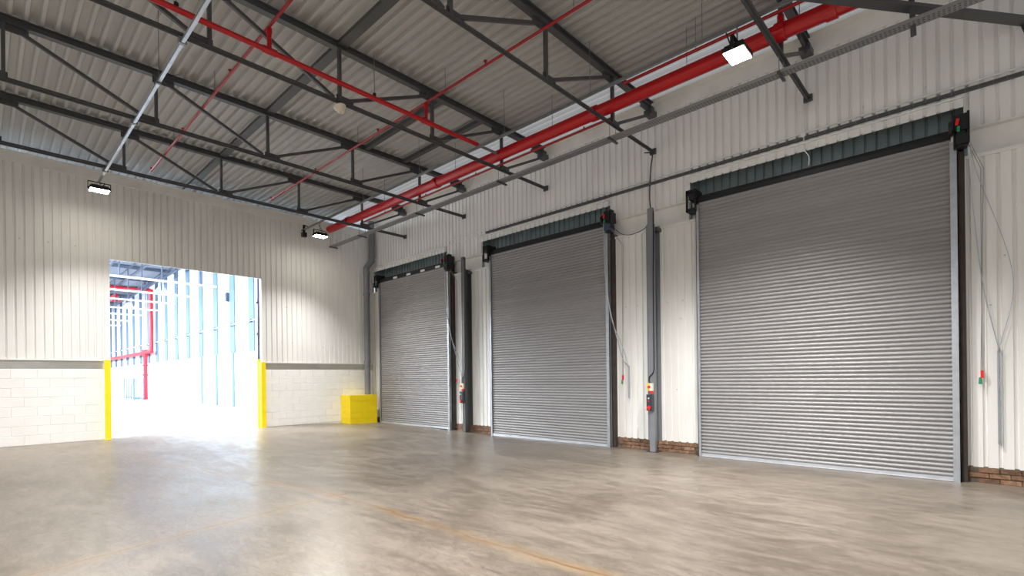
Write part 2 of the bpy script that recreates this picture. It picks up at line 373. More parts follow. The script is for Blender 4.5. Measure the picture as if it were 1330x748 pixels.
# sheet fixings that show on the walls
fx = MB().cyl((0, 0, 0), (0, -0.012, 0), 0.016, 8).mesh('fixing_screw', 'rail')
for x, z in ((6.75, 2.85), (7.1, 2.85), (8.15, 2.75), (8.5, 2.75), (9.1, 2.8), (-0.2, 5.05), (0.7, 5.05), (1.2, 5.05), (1.7, 5.05), (6.9, 4.0), (8.6, 3.9)): link('fixing_screw', fx, wb, (x, BY, z))
fy = MB().cyl((0, 0, 0), (-0.012, 0, 0), 0.014, 8).mesh('fixing_screw', 'rail')
for y, z in ((4.7, 1.33), (4.55, 3.2), (4.9, 3.2), (5.6, 3.2), (5.9, 3.2), (-0.1, 2.6), (-0.25, 3.3), (10.5, 3.1), (10.9, 2.9), (-0.3, 5.85), (0.6, 6.05), (1.4, 6.05)): link('fixing_screw', fy, wr, (RX, y, z))
MB().cyl((RX, 4.6, 2.83), (RX - 0.02, 4.6, 2.83), 0.035, 14).build('blanking_disc', 'white', wr)

# ------------------------------------------------------------------ roller shutter doors
LP = 0.0682; NL = 74; DX = 9.95; DW = 3.78
mb = MB(); pr = [(d, t * LP) for t, d in ((0, 0.005), (0.14, 0.005), (0.22, -0.004), (0.36, -0.014), (0.54, -0.018), (0.72, -0.015), (0.88, -0.006), (1.0, 0.005))]
vs = []
for d, z in pr: vs += [(d, 0, z), (d, DW, z)]
mb.add(vs, [(2 * i, 2 * i + 1, 2 * i + 3, 2 * i + 2) for i in range(len(pr) - 1)], True)
LATH = mb.mesh('lath', 'lath')
dlab = ['grey roller shutter nearest the yellow block plinth in the corner', 'middle grey roller shutter standing between the two steel columns', 'large grey roller shutter nearest the camera at the right']
bars = {}
for n, (y0, y1) in enumerate(DOORS):
    t = thing('door_%d' % (n + 1), dlab[n], 'roller shutter', 'roller shutters in the right wall', 'structure')
    zb = fz(DX, (y0 + y1) / 2) + 0.035
    sl = (DW, y1 - y0)
    for i in range(NL):
        o = link('lath', LATH, t, (DX, y0, 0.055 + zb - 0.035 + i * LP)); o.scale = (1, (y1 - y0) / DW, 1)
    mb = MB(); mb.box(DX - 0.03, DX + 0.02, y0, y1, zb - 0.03, zb + 0.03); mb.box(DX - 0.045, DX + 0.0, y0, y1, zb - 0.03, zb - 0.022); mb.build('bottom_rail', 'latht', t)
    top = 0.055 + NL * LP                                           # about 5.10
    # guides: galvanised channels; near one broader
    for s, (ga, gb) in enumerate(((y0 - 0.085, y0 + 0.005), (y1 - 0.005, y1 + 0.055))):
        g = MB(); g.box(DX - 0.05, DX - 0.035, ga, gb, 0.0, 5.05); g.box(DX + 0.03, DX + 0.045, ga, gb, 0.0, 5.05)
        e = ga if s == 0 else gb - 0.012; g.box(DX - 0.05, DX + 0.045, e, e + 0.012, 0.0, 5.05)
        go = g.build('guide', 'galv', t)
        if s == 0: MB().bar((DX - 0.045, ga + 0.06, 5.03), (DX - 0.045, ga + 0.06, 5.13), 0.03, 0.05).build('bell_mouth', 'gbox', go)
        for zz in (1.2, 2.5, 3.8):
            MB().cyl((DX - 0.05, gb - 0.02 if s == 0 else ga + 0.02, zz), (DX - 0.062, gb - 0.02 if s == 0 else ga + 0.02, zz), 0.012, 8).build('fixing_bolt', 'galv', go)
    # barrel with the dark coil
    b = MB(); b.cyl((DX + 0.12, y0 - 0.05, 5.14), (DX + 0.12, y1 + 0.05, 5.14), 0.125, 20); bo = b.build('barrel', 'black', t)
    MB().box(DX - 0.02, DX + 0.0, y0 - 0.02, y1 + 0.02, 5.095, 5.17).build('lintel_seal', 'black', t)
    # end plates and drive
    MB().box(DX - 0.12, DX + 0.22, y1 + 0.03, y1 + 0.05, 4.92, 5.36).build('end_plate', 'black', t)
    eb = MB(); eb.box(DX - 0.13, DX + 0.15, y1 + 0.05, y1 + 0.22, 5.28, 5.35); eb.box(DX - 0.13, DX + 0.15, y1 + 0.05, y1 + 0.22, 4.92, 4.98)
    eb.box(DX - 0.13, DX - 0.10, y1 + 0.18, y1 + 0.22, 4.92, 5.35); eb.box(DX - 0.13, DX + 0.12, y1 + 0.05, y1 + 0.16, 5.15, 5.30); eb.build('bracket', 'black', t)
    MB().box(DX - 0.12, DX + 0.22, y0 - 0.06, y0 - 0.04, 4.90, 5.40).build('end_plate', 'black', t)
    dm = MB(); dm.box(DX - 0.20, DX + 0.10, y0 - 0.20, y0 - 0.06, 5.13, 5.36); dm.cyl((DX - 0.09, y0 - 0.13, 4.90), (DX - 0.09, y0 - 0.13, 5.14), 0.075, 14)
    dm.box(DX - 0.16, DX - 0.02, y0 - 0.22, y0 - 0.19, 4.98, 5.40); mo = dm.build('drive_motor', 'black', t)
    MB().box(DX - 0.21, DX + 0.02, y0 - 0.21, y0 - 0.07, 4.93, 5.07).build('gearbox', ('black', 'bluepanel', 'black')[2 - n] if n != 1 else 'bluepanel', mo)
    MB().cyl((DX - 0.14, y0 - 0.03, 5.20), (DX - 0.14, y0 + 0.01, 5.20), 0.11, 18).build('chain_wheel', 'black', mo)
    MB().bar((DX - 0.23, y0 - 0.08, 5.20), (DX - 0.23, y0 - 0.095, 5.29), 0.035, 0.02, (1, 0, 0)).build('cord_tag', 'redb', mo)
    MB().bar((DX - 0.23, y0 - 0.10, 5.10), (DX - 0.23, y0 - 0.10, 5.18), 0.03, 0.02, (1, 0, 0)).build('cord_tag', 'greenb', mo)
    # dark steel jamb behind the near guide
    MB().box(DX + 0.05, RX + 0.14, y0 - 0.155, y0 - 0.09, 0.0, 4.9).build('jamb', ('rust', 'rust', 'rust')[n], t)
    if n == 0:
        for q in range(4):
            yy = y0 + 0.35 + q * 0.78
            MB().box(DX - 0.035, DX - 0.022, yy, yy + 0.22, 5.10, 5.165).build('white_tag', 'white', t)
    if n == 1: MB().tube(bz([(DX - 0.0, y0 - 0.21, 5.0), (RX - 0.03, 5.95, 4.86), (RX - 0.045, 5.7, 4.8), (RX - 0.045, 5.4, 4.86), (9.9, 5.2, 4.95)]), 0.007, 6).build('motor_cable', 'black', t)
    # hand chain, gathered on a hook, and the pull cords with red and green tags
    if n == 2:   hook = (RX - 0.04, -0.18, 1.93); zl = 0.58; tagp = (RX - 0.05, 0.0, 1.60); cy = -0.01
    elif n == 1: hook = (RX - 0.04, 5.82, 1.85); zl = 1.13; tagp = (RX - 0.05, 5.96, 1.60); cy = 5.95
    else:        hook = (RX - 0.04, 11.52, 1.73); zl = 1.15; tagp = (RX - 0.05, 11.74, 1.55); cy = 11.72
    ch = MB()
    if n == 2:
        ch.tube(bz([(DX - 0.1, y0 - 0.2, 4.92), (RX - 0.06, 0.07, 4.0), (RX - 0.05, -0.02, 2.9), hook]), 0.006, 6)
        ch.tube(bz([(DX - 0.1, y0 - 0.22, 4.92), (RX - 0.06, 0.02, 4.5), (RX - 0.05, -0.33, 3.0), hook]), 0.005, 6)
    else:
        ch.tube(bz([(DX - 0.16, y0 - 0.03, 5.16), (DX - 0.10, y0 - 0.06, 3.6), (RX - 0.06, hook[1] + 0.18, 2.15), hook]), 0.010, 6)
        ch.tube(bz([(DX - 0.12, y0 - 0.05, 5.16), (DX - 0.06, y0 - 0.10, 3.2), (RX - 0.06, hook[1] + 0.14, 2.3), hook]), 0.008, 6)
    ch.tube([(hook[0], hook[1] + 0.012, hook[2]), (hook[0], hook[1] + 0.012, zl)], 0.010, 6); ch.tube([(hook[0], hook[1] - 0.014, hook[2]), (hook[0], hook[1] - 0.014, zl - 0.02)], 0.010, 6)
    co = ch.build('hand_chain', 'galv', t)
    MB().tube([(RX, hook[1], hook[2]), (RX - 0.07, hook[1], hook[2] - 0.01), (RX - 0.07, hook[1], hook[2] + 0.04)], 0.012, 6).build('chain_hook', 'galv', co)
    pc = MB()
    pc.tube([(DX - 0.1, y0 - 0.2, 4.95), (RX - 0.05, cy, 4.6), (tagp[0], tagp[1], tagp[2])], 0.004, 5); pc.tube([(DX - 0.1, y0 - 0.22, 4.95), (RX - 0.05, cy - 0.03, 4.6), (tagp[0], tagp[1] + 0.015, tagp[2] - 0.08)], 0.004, 5)
    po = pc.build('pull_cord', 'galvd', t)
    MB().bar((tagp[0] - 0.01, tagp[1], tagp[2] - 0.06), (tagp[0] - 0.01, tagp[1], tagp[2] + 0.05), 0.035, 0.03, (1, 0, 0)).build('cord_tag', 'redb', po)
    MB().cyl((tagp[0] - 0.01, tagp[1] + 0.02, tagp[2] - 0.15), (tagp[0] - 0.01, tagp[1] + 0.02, tagp[2] - 0.05), 0.022, 8, 0.014).build('cord_tag', 'greenb', po)

# ------------------------------------------------------------------ steel columns on the piers
def column(yc, lab, dark):
    t = thing('steel_column', lab, 'column', 'columns between the shutters', loc=(0, yc, 0)); z1 = 5.20
    c = MB(); c.box(9.90, 9.915, -0.10, 0.10, 0.24, 4.86); c.box(10.09, 10.10, -0.12, 0.12, 0.0, 4.86); c.box(9.915, 10.09, -0.012, 0.012, 0.0, 4.86)
    c.build('web_section', 'steel2' if not dark else 'steel', t)
    MB().box(9.82, 9.898, -0.095, 0.025, 0.005, z1).build('front_channel', 'steel2' if not dark else 'steel', t)
    MB().box(9.80, 10.1, -0.14, 0.10, 0.0, 0.012).build('base_plate', 'rust', t)
    MB().box(9.93, 10.1, -0.16, 0.0, 4.72, 4.80).build('cap_cleat', 'steel', t)
    return t
column(5.17, 'grey steel column with front channel between middle and nearest shutter', False)
column(11.21, 'dark grey steel column between corner shutter and middle shutter', True)
def controls(yc, where):
    x = 9.80
    t = thing('isolator_switch', 'yellow and white isolator switch on column ' + where, 'switch', 'isolator switches', loc=(x, yc, 1.39))
    MB().box(-0.045, 0.018, 0.0, 0.06, -0.08, 0.08).build('cover', 'ybox', t); MB().box(-0.045, 0.018, -0.06, 0.0, -0.08, 0.08).build('side_cover', 'gbox', t)
    MB().cyl((-0.045, 0.01, 0), (-0.068, 0.01, 0), 0.030, 14).build('rotary_knob', 'redb', t)
    t = thing('control_box', 'dark door control box with red stop button on column ' + where, 'control box', 'door control boxes', loc=(x, yc, 1.06))
    MB().box(-0.07, 0.018, -0.065, 0.065, -0.17, 0.17).build('housing', 'dbox', t)
    MB().cyl((-0.07, 0.0, -0.11), (-0.105, 0.0, -0.11), 0.042, 14).build('stop_button', 'redb', t)
    MB().cyl((-0.07, 0.01, 0.03), (-0.085, 0.01, 0.03), 0.018, 10).build('push_button', 'redb', t)
    MB().cyl((-0.07, 0.01, 0.09), (-0.085, 0.01, 0.09), 0.018, 10).build('push_button', 'gbox', t)
    MB().box(-0.05, 0.02, -0.06, -0.01, 0.19, 0.25).build('sensor_gland', 'redb', t)
controls(5.15, 'beside nearest shutter'); controls(11.20, 'beside corner shutter')
o = MB().tube(bz([(9.86, 5.26, 6.43), (10.06, 5.19, 6.44), (10.06, 5.22, 6.15), (10.05, 5.25, 5.6), (9.99, 5.2, 5.25), (9.84, 5.06, 5.0), (9.80, 5.065, 3.5), (9.80, 5.065, 2.0), (9.795, 5.075, 1.72), (9.79, 5.17, 1.6), (9.79, 5.165, 1.47)]), 0.012, 8).build('power_cable', 'black')
tag(o, 'black power cable dropping from the truss end down the column to the isolator', 'cable')
o = MB().tube(bz([(9.81, 11.11, 5.1), (9.81, 11.11, 3.0), (9.80, 11.12, 1.85), (9.79, 11.21, 1.65), (9.79, 11.215, 1.47)]), 0.014, 8).build('power_cable', 'galvd')
tag(o, 'grey cable running down the dark column beside the corner shutter', 'cable')

# ------------------------------------------------------------------ wall services on the right wall
t = thing('wall_cable_basket', 'dark wire cable basket running along the wall above the shutters', 'cable tray')
mb = MB(); mb.box(RX - 0.055, RX - 0.048, -4, 10.4, 5.80, 5.835); mb.box(RX - 0.055, RX - 0.005, -4, 10.4, 5.785, 5.80); mb.build('basket_side', 'steel', t)
y = -3.9
bas = MB().box(-0.060, -0.002, -0.003, 0.003, 0.0, 0.052).mesh('basket_wire', 'galvd')
while y < 10.4: link('basket_wire', bas, t, (RX, y, 5.788)); y += 0.15
o = MB().tube([(RX - 0.03, -4, 5.905), (RX - 0.03, 12.3, 5.905)], 0.012, 6).build('cable_conduit', 'clad'); tag(o, 'thin cream conduit on the wall just above the cable basket', 'conduit')
o = MB().tube([(RX - 0.03, 10.4, 5.77), (RX - 0.03, 16.3, 5.77)], 0.014, 6).build('cable_conduit', 'white'); tag(o, 'thin white conduit on the wall above the corner shutter', 'conduit')
t = thing('wall_sensor', 'white conduit drop with round junction box above the nearest shutter', 'junction box')
MB().tube([(RX - 0.02, 2.28, 6.45), (RX - 0.02, 2.28, 5.88)], 0.014, 6).build('conduit', 'white', t)
MB().cyl((RX - 0.0, 2.28, 5.86), (RX - 0.07, 2.28, 5.86), 0.04, 14).build('box', 'white', t)
MB().tube(bz([(RX - 0.05, 2.27, 5.83), (RX - 0.06, 2.26, 5.6), (RX - 0.06, 2.19, 5.45), (RX - 0.05, 2.2, 5.3)]), 0.008, 6).build('flex', 'white', t)

# ------------------------------------------------------------------ roof trusses
TY = [14.40, 11.35, 8.17, 5.17, 2.20, -0.85]
tl = ['dark steel lattice truss nearest the back wall', 'second dark steel lattice truss out from the back wall', 'dark steel lattice truss carrying the beige detector, third from the back wall',
      'dark steel lattice truss with the power cable at its wall end', 'dark steel lattice truss beside the brightest floodlight', 'dark steel lattice truss overhead, nearest the camera']
XN = [8.44 - 2.03 * k for k in range(9)]       # panel points
ZB, ZT = 6.49, 7.455
def part_bar(nm, me, t): return link(nm, me, t)
TP = []
mb = MB(); mb.bar((-8.2, 0, ZB), (10.07, 0, ZB), 0.09, 0.012); mb.bar((-8.2, 0.0, ZB - 0.0), (10.07, 0.0, ZB), 0.012, 0.085); mb.bar((10.05, 0, ZB), (10.085, 0, ZB), 0.14, 0.12); TP.append(('bottom_chord', mb.mesh('bottom_chord', 'steel')))
mb = MB(); mb.bar((-8.2, 0, ZT + 0.055), (10.0, 0, ZT + 0.055), 0.12, 0.014); mb.bar((-8.2, 0, ZT), (10.0, 0, ZT), 0.016, 0.12); mb.bar((-8.2, 0, ZT - 0.055), (10.0, 0, ZT - 0.055), 0.12, 0.014); TP.append(('top_chord', mb.mesh('top_chord', 'steel')))
mb = MB(); mb.box(9.85, 10.09, -0.09, 0.09, 7.22, 7.32); mb.box(9.9, 10.05, -0.05, 0.05, 7.30, 7.42); mb.box(9.55, 9.98, -0.012, 0.012, 7.28, 7.42); TP.append(('bearing_shoe', mb.mesh('bearing_shoe', 'steel')))
for k, xn in enumerate(XN):
    TP.append(('vertical', MB().bar((xn, 0, ZB), (xn, 0, ZT), 0.065, 0.05).mesh('vertical', 'steel')))
    mb = MB(); mb.box(xn - 0.05, xn + 0.27, 0.01, 0.026, ZB - 0.02, ZB + 0.13) if k in (0, 1, 2) else mb.box(xn - 0.27, xn + 0.05, 0.01, 0.026, ZB - 0.02, ZB + 0.13)
    TP.append(('gusset_plate', mb.mesh('gusset_plate', 'steel')))
    if k != 2:
        mb = MB(); mb.box(xn - 0.30, xn + 0.05, 0.01, 0.026, ZT - 0.17, ZT + 0.02) if k < 2 else mb.box(xn - 0.05, xn + 0.30, 0.01, 0.026, ZT - 0.17, ZT + 0.02)
        TP.append(('gusset_plate', mb.mesh('gusset_plate', 'steel')))
dg = [((8.44 + 0.1, ZB + 0.05), (9.98, 7.27)), ((XN[1] + 0.1, ZB + 0.05), (XN[0] - 0.1, ZT - 0.08)), ((XN[2] + 0.1, ZB + 0.05), (XN[1] - 0.1, ZT - 0.08))]
for k in range(2, 8): dg.append(((XN[k] - 0.1, ZB + 0.05), (XN[k + 1] + 0.1, ZT - 0.08)))
for (xa, za), (xb, zb_) in dg: TP.append(('diagonal', MB().bar((xa, 0.02, za), (xb, 0.02, zb_), 0.05, 0.055).mesh('diagonal', 'steel')))
for n, y in enumerate(TY):
    t = thing('roof_truss', tl[n], 'truss', 'lattice roof trusses', loc=(0, y, 0))
    for nm, me in TP: link(nm, me, t)
o = MB().box(4.33, 4.50, -5, 19.0, 7.46, 7.525).build('roof_beam', 'steel'); tag(o, 'long dark beam under the deck running over every truss to the back wall', 'beam')
o = MB().bar((6.72, 8.2, 7.47), (6.78, 11.35, 7.47), 0.11, 0.09).build('roof_tie', 'steel'); tag(o, 'short dark tie between two trusses nearer the beige detector', 'beam')
o = MB().bar((7.88, 8.2, 7.47), (7.90, 11.35, 7.47), 0.11, 0.09).build('roof_tie', 'steel'); tag(o, 'short dark tie between two trusses nearer the shutter wall', 'beam')
o = MB().bar((7.1, 1.72, 6.45), (10.05, -0.57, 6.46), 0.14, 0.05).build('plan_brace', 'steel'); tag(o, 'flat dark brace crossing the top right corner to the wall', 'brace')
o = MB().tube(bz([(9.93, -0.44, 6.44), (10.0, -0.5, 6.3), (10.04, -0.6, 6.28)]), 0.018, 6).build('cable_end', 'black'); tag(o, 'short black cable under the brace end at the right edge', 'cable')

# ------------------------------------------------------------------ red sprinkler pipework
rod_me = MB().cyl((0, 0, 0), (0, 0, 1), 0.006, 6).mesh('hanger_rod', 'galvd')
def rod(parent, x, y, z0, z1=7.53):
    o = link('hanger_rod', rod_me, parent, (x, y, z0)); o.scale = (1, 1, z1 - z0); return o
t = thing('sprinkler_main', 'thick red sprinkler main running along above the shutters', 'pipe')
PX, PZ = 8.25, 6.74
MB().cyl((PX, -5, PZ), (PX, 16.2, PZ), 0.118, 24).build('pipe', 'red', t)
cp = MB().cyl((0, -0.07, 0), (0, 0.07, 0), 0.138, 24)
cp.box(-0.16, -0.12, -0.07, 0.07, -0.03, 0.03); cp.box(0.12, 0.16, -0.07, 0.07, -0.03, 0.03); cpm = cp.mesh('coupling', 'red')
for y in (14.9, 10.35, 5.45, 2.15, 1.5): link('coupling', cpm, t, (PX, y, PZ))
for y in (12.8, 9.6, 6.5, 3.6, 1.9): rod(t, PX, y, PZ + 0.1)
MB().cyl((PX, 2.15, PZ + 0.08), (PX, 2.15, PZ + 0.24), 0.05, 12).build('outlet_stub', 'red', t)
t = thing('sprinkler_line', 'thin red pipe slung just below the thick red main', 'pipe')
MB().tube([(8.385, 14.25, 6.595), (8.385, 5.2, 6.595)], 0.024, 10).build('pipe', 'redd', t)
for y in (13.0, 11.0, 9.0, 7.2, 5.8): MB().cyl((8.385, y, 6.595), (8.385, y, 6.65), 0.016, 8).build('sprinkler_head', 'redd', t)
t = thing('sprinkler_line', 'thin red pipe beside the deck above the floodlight near the nearest shutter', 'pipe')
MB().tube([(8.15, 4.75, 6.99), (8.15, -4, 6.99)], 0.028, 10).build('pipe', 'redd', t)
for y in (3.4, 1.2): rod(t, 8.15, y, 7.0)
t = thing('sprinkler_cross_main', 'red cross pipe hung below the deck with risers to both branch lines', 'pipe')
CY_, CZ = 8.0, 6.72
MB().cyl((-6, CY_, CZ), (7.52, CY_, CZ), 0.042, 14).build('pipe', 'red', t)
MB().cyl((7.52, CY_, CZ), (8.10, CY_, CZ), 0.030, 12).build('tail_pipe', 'galvd', t)
for xb in (3.13, 6.13):
    r = MB().cyl((xb, CY_, CZ), (xb, CY_, 7.07), 0.034, 12).build('riser', 'red', t)
    c = MB(); c.cyl((xb - 0.10, CY_, CZ), (xb + 0.10, CY_, CZ), 0.055, 14); c.build('tee', 'red', t)
    MB().cyl((xb, CY_, 7.0), (xb, CY_, 7.07), 0.044, 12).build('coupling', 'red', r)
for xr in (1.9, 4.97, 0.0): rod(t, xr, CY_, CZ + 0.04); MB().cyl((xr, CY_, CZ + 0.03), (xr, CY_, CZ + 0.09), 0.03, 10).build('pipe_clip', 'black', t)
for xb, lab in ((3.13, 'thin red sprinkler branch line farther from the shutter wall'), (6.13, 'thin red sprinkler branch line nearer the shutter wall')):
    t = thing('sprinkler_branch', lab, 'pipe', 'sprinkler branch lines')
    MB().tube([(xb, -5, 7.10), (xb, 15.7, 7.10)], 0.024, 10).build('pipe', 'redd', t)
    for y in (15.68, 12.75, 9.75, 6.3, 3.2):
        h = MB(); h.cyl((xb, y, 7.10), (xb, y, 7.19), 0.014, 8); h.cyl((xb, y, 7.17), (xb, y, 7.18), 0.035, 10); h.build('sprinkler_head', 'redd', t)
    for y in (13.5, 10.6, 7.4, 4.4): rod(t, xb, y, 7.11)

# ------------------------------------------------------------------ cable tray and its hangers
t = thing('cable_tray', 'perforated grey cable tray hung below the truss ends', 'cable tray')
TX, TZ = 8.44, 6.20
mb = MB(); mb.box(TX - 0.075, TX + 0.075, -5, 16.40, TZ, TZ + 0.004); mb.box(TX - 0.078, TX - 0.073, -5, 16.40, TZ, TZ + 0.05); mb.box(TX + 0.073, TX + 0.078, -5, 16.40, TZ, TZ + 0.05); mb.build('tray', 'tray', t)
MB().tube([(TX - 0.02, -5, TZ + 0.03), (TX - 0.02, 16.2, TZ + 0.03)], 0.024, 6).build('cable', 'black', t)
for y in TY[:5] + [16.3]:
    MB().box(TX - 0.16, TX + 0.16, y - 0.02, y + 0.02, TZ - 0.035, TZ - 0.002).build('support_channel', 'steel', t)
    for dx in (-0.11, 0.11): rod(t, TX + dx, y, TZ - 0.06, ZB if y < 16 else 6.5)
MB().bar((8.36, 0.66, 7.5), (8.47, 0.62, 6.06), 0.055, 0.03).build('support_strut', 'steel', t)

# ------------------------------------------------------------------ lighting conduits and floodlights
def trunking(x, z, y0, y1, lab, m):
    t = thing('lighting_trunking', lab, 'trunking', 'lighting trunking runs')
    mb = MB(); mb.box(x - 0.022, x + 0.022, y0, y1, z - 0.022, z + 0.022); mb.build('channel', m, t); return t
tl_ = trunking(2.01, 6.40, -5, 15.55, 'bright galvanised lighting channel slung under the trusses at the left', 'galv')
for y in (14.4, 11.35, 8.17): MB().box(1.96, 2.06, y - 0.03, y + 0.03, 6.37, 6.46).build('beam_clamp', 'galvd', tl_)
rod(tl_, 2.01, 9.5, 6.42); MB().cyl((2.01, 9.5, 6.36), (2.01, 9.5, 6.46), 0.03, 10).build('coupler', 'steel', tl_)
trunking(-3.4, 6.40, -5, 15.55, 'added galvanised lighting channel out of view at the far left, carrying added floodlights', 'galv')  # added run, out of view, only there to carry added floodlights
tr_ = trunking(7.43, 6.60, -5, 16.5, 'grey lighting channel running beside the thick red main', 'galvd')
for y in (12.6, 10.0, 7.1, 5.0, 3.0, 2.3): rod(tr_, 7.43, y, 6.62)
br = MB(); br.box(7.40, 7.46, 16.30, 16.36, 6.40, 6.75); br.bar((7.43, 16.33, 6.75), (7.43, 16.0, 6.62), 0.03, 0.03); br.box(7.36, 7.50, 16.26, 16.40, 6.36, 6.50); br.build('end_bracket', 'black', tr_)
def floodlight(x, y, z, ztop, lab, tilt=(0, 0), power=FLOOD, cone=124, blend=0.9):
    t = thing('floodlight', lab, 'floodlight', 'floodlights on the lighting trunking', loc=(x, y, z))
    hb = MB(); hb.box(-0.19, 0.19, -0.15, 0.15, -0.03, 0.035); hb.box(-0.14, 0.14, -0.10, 0.10, 0.035, 0.07)
    ho = hb.build('housing', 'black', t)
    fin = MB().box(-0.004, 0.004, -0.13, 0.13, 0.035, 0.075).mesh('cooling_fin', 'black')
    for i in range(7): link('cooling_fin', fin, ho, (-0.15 + 0.05 * i, 0, 0))
    MB().box(-0.175, 0.175, -0.135, 0.135, -0.040, -0.031).build('lens', 'lens', t)
    yk = MB(); yk.box(-0.215, -0.205, -0.025, 0.025, -0.01, 0.16); yk.box(0.205, 0.215, -0.025, 0.025, -0.01, 0.16); yk.box(-0.215, 0.215, -0.025, 0.025, 0.15, 0.16)
    yk.cyl((-0.22, 0, 0), (-0.19, 0, 0), 0.02, 8); yk.cyl((0.22, 0, 0), (0.19, 0, 0), 0.02, 8); yk.build('yoke', 'black', t)
    MB().cyl((0, 0, 0.155), (0, 0, ztop - z), 0.012, 8).build('drop_rod', 'galvd', t)
    MB().tube(bz([(0.05, 0.02, 0.07), (0.12, 0.12, 0.2), (0.02, 0.16, ztop - z)]), 0.010, 6).build('flex', 'black', t)
    l = bpy.data.lights.new('floodlight_beam', 'SPOT'); l.energy = power; l.spot_size = math.radians(cone); l.spot_blend = blend; l.shadow_soft_size = 0.12; l.color = (1.0, 0.985, 0.96)
    o = bpy.data.objects.new('floodlight_beam', l); COL.objects.link(o); o.parent = t; o.location = (0, 0, -0.06); o.rotation_euler = (math.radians(tilt[0]), math.radians(tilt[1]), 0)
    return t
floodlight(2.01, 15.22, 6.20, 6.375, 'lit floodlight under the left lighting channel close to the back wall', (-18, 0))
floodlight(7.43, 15.20, 6.18, 6.575, 'lit floodlight hanging in the far corner beside the red main', (-18, 8))
floodlight(7.43, 2.50, 6.20, 6.575, 'lit floodlight hanging in front of the nearest shutter', (0, 8), 3000, 118)
floodlight(2.01, 2.50, 6.20, 6.375, 'added floodlight overhead near the camera, out of view, brightening the lower walls', (7, 0), 2900, 150, 0.35)  # added overhead out of view to brighten the lower walls
floodlight(-3.4, 3.0, 6.20, 6.375, 'added unseen floodlight left of the camera for brighter lower walls', (7, 0), 2600, 150, 0.35)  # another unseen addition, washing the lower walls from the left
floodlight(-3.4, 10.0, 6.20, 6.375, 'added floodlight out of view left of the opening, lifting the wall light', (0, 0), 1300, 150, 0.35)  # added out of frame to lift the blockwork of the back wall
t = thing('motion_detector', 'beige bell shaped detector under the truss beside the roof beam', 'detector', loc=(4.38, 8.17, 6.44))
MB().cyl((0, 0, 0.0), (0, 0, -0.05), 0.05, 14).build('mount', 'beige', t)
MB().cyl((0, 0, -0.04), (0.02, -0.03, -0.14), 0.11, 16, 0.045).build('bell', 'beige', t)

# ------------------------------------------------------------------ corner: downpipe, yellow plinth, posts
t = thing('downpipe', 'grey rainwater downpipe with offset bend standing in the corner', 'pipe')
MB().tube(bz([(9.93, 16.3, 7.4), (9.93, 16.3, 6.4), (9.93, 16.3, 6.05), (9.90, 16.3, 5.93), (9.74, 16.3, 5.72), (9.70, 16.3, 5.58), (9.70, 16.3, 5.3), (9.70, 16.3, 1.07)], 8), 0.105, 16).build('pipe', 'pvc', t)
for z in (6.12, 5.48, 4.7, 2.25): 
    xx = 9.93 if z > 6 else 9.70
    MB().cyl((xx, 16.3, z - 0.05), (xx, 16.3, z + 0.05), 0.122, 16).build('socket', 'pvc', t)
t = thing('block_plinth', 'bright yellow painted block plinth around the foot of the downpipe', 'plinth')
X0, X1, Y0, Y1, PZ0, PZ1 = 8.80, 9.85, 15.93, 16.58, 0.05, 1.07
MB().box(X0 + 0.012, X1 - 0.012, Y0 + 0.012, Y1, 0.0, PZ1 - 0.01).build('core', 'yellow', t)
for c in range(5):
    h = (PZ1 - PZ0) / 5; z = PZ0 + c * h
    cuts = [X0, X0 + 0.46, X0 + 0.90, X1] if c % 2 else [X0, X0 + 0.24, X0 + 0.68, X1]
    for a, b in zip(cuts, cuts[1:]):
        dd = random.uniform(-0.004, 0.004); MB().box(a + (0 if a == X0 else 0.003), b - (0 if b == X1 else 0.003), Y0 + dd, Y0 + 0.2, z + 0.003, z + h - 0.003).build('block', 'yellow', t)
    ys_ = [Y0 + 0.2, Y0 + 0.42, Y1] if c % 2 else [Y0 + 0.2, Y1]
    for a, b in zip(ys_, ys_[1:]):
        MB().box(X0 + random.uniform(-0.003, 0.003), X0 + 0.2, a + 0.003, b - 0.003, z + 0.003, z + h - 0.003).build('block', 'yellow', t)
for lab, a, b in (('yellow steel guard post on the left side of the opening', 2.235, 2.365), ('yellow steel guard post on the right side of the opening', 6.085, 6.225)):
    t = thing('guard_post', lab, 'post', 'yellow guard posts', loc=((a + b) / 2, 16.5, 0.14)); w = (b - a) / 2
    g = MB(); g.box(-w, w, -0.01, 0.0, 0, 2.06); e = w if a < 4 else -w
    g.box(e - 0.01, e + 0.0, 0, 0.16, 0, 2.06) if e > 0 else g.box(e, e + 0.01, 0, 0.16, 0, 2.06)
    g.build('angle', 'yellow', t)
    MB().box(-w - 0.01, w + 0.01, -0.02, 0.16, -0.02, 0.008).build('foot_plate', 'yellow', t)
t = thing('jamb_post', 'slim blue grey steel post behind the right edge of the opening', 'post')
MB().box(6.09, 6.15, 16.74, 16.82, 2.3, 5.2).build('upper_tube', 'jamb', t); MB().box(6.08, 6.16, 16.73, 16.83, 0.14, 2.3).build('yellow_sleeve', 'yellow', t)
for z in (4.1, 3.1): MB().box(6.05, 6.10, 16.72, 16.78, z - 0.03, z + 0.03).build('hinge', 'jamb', t)

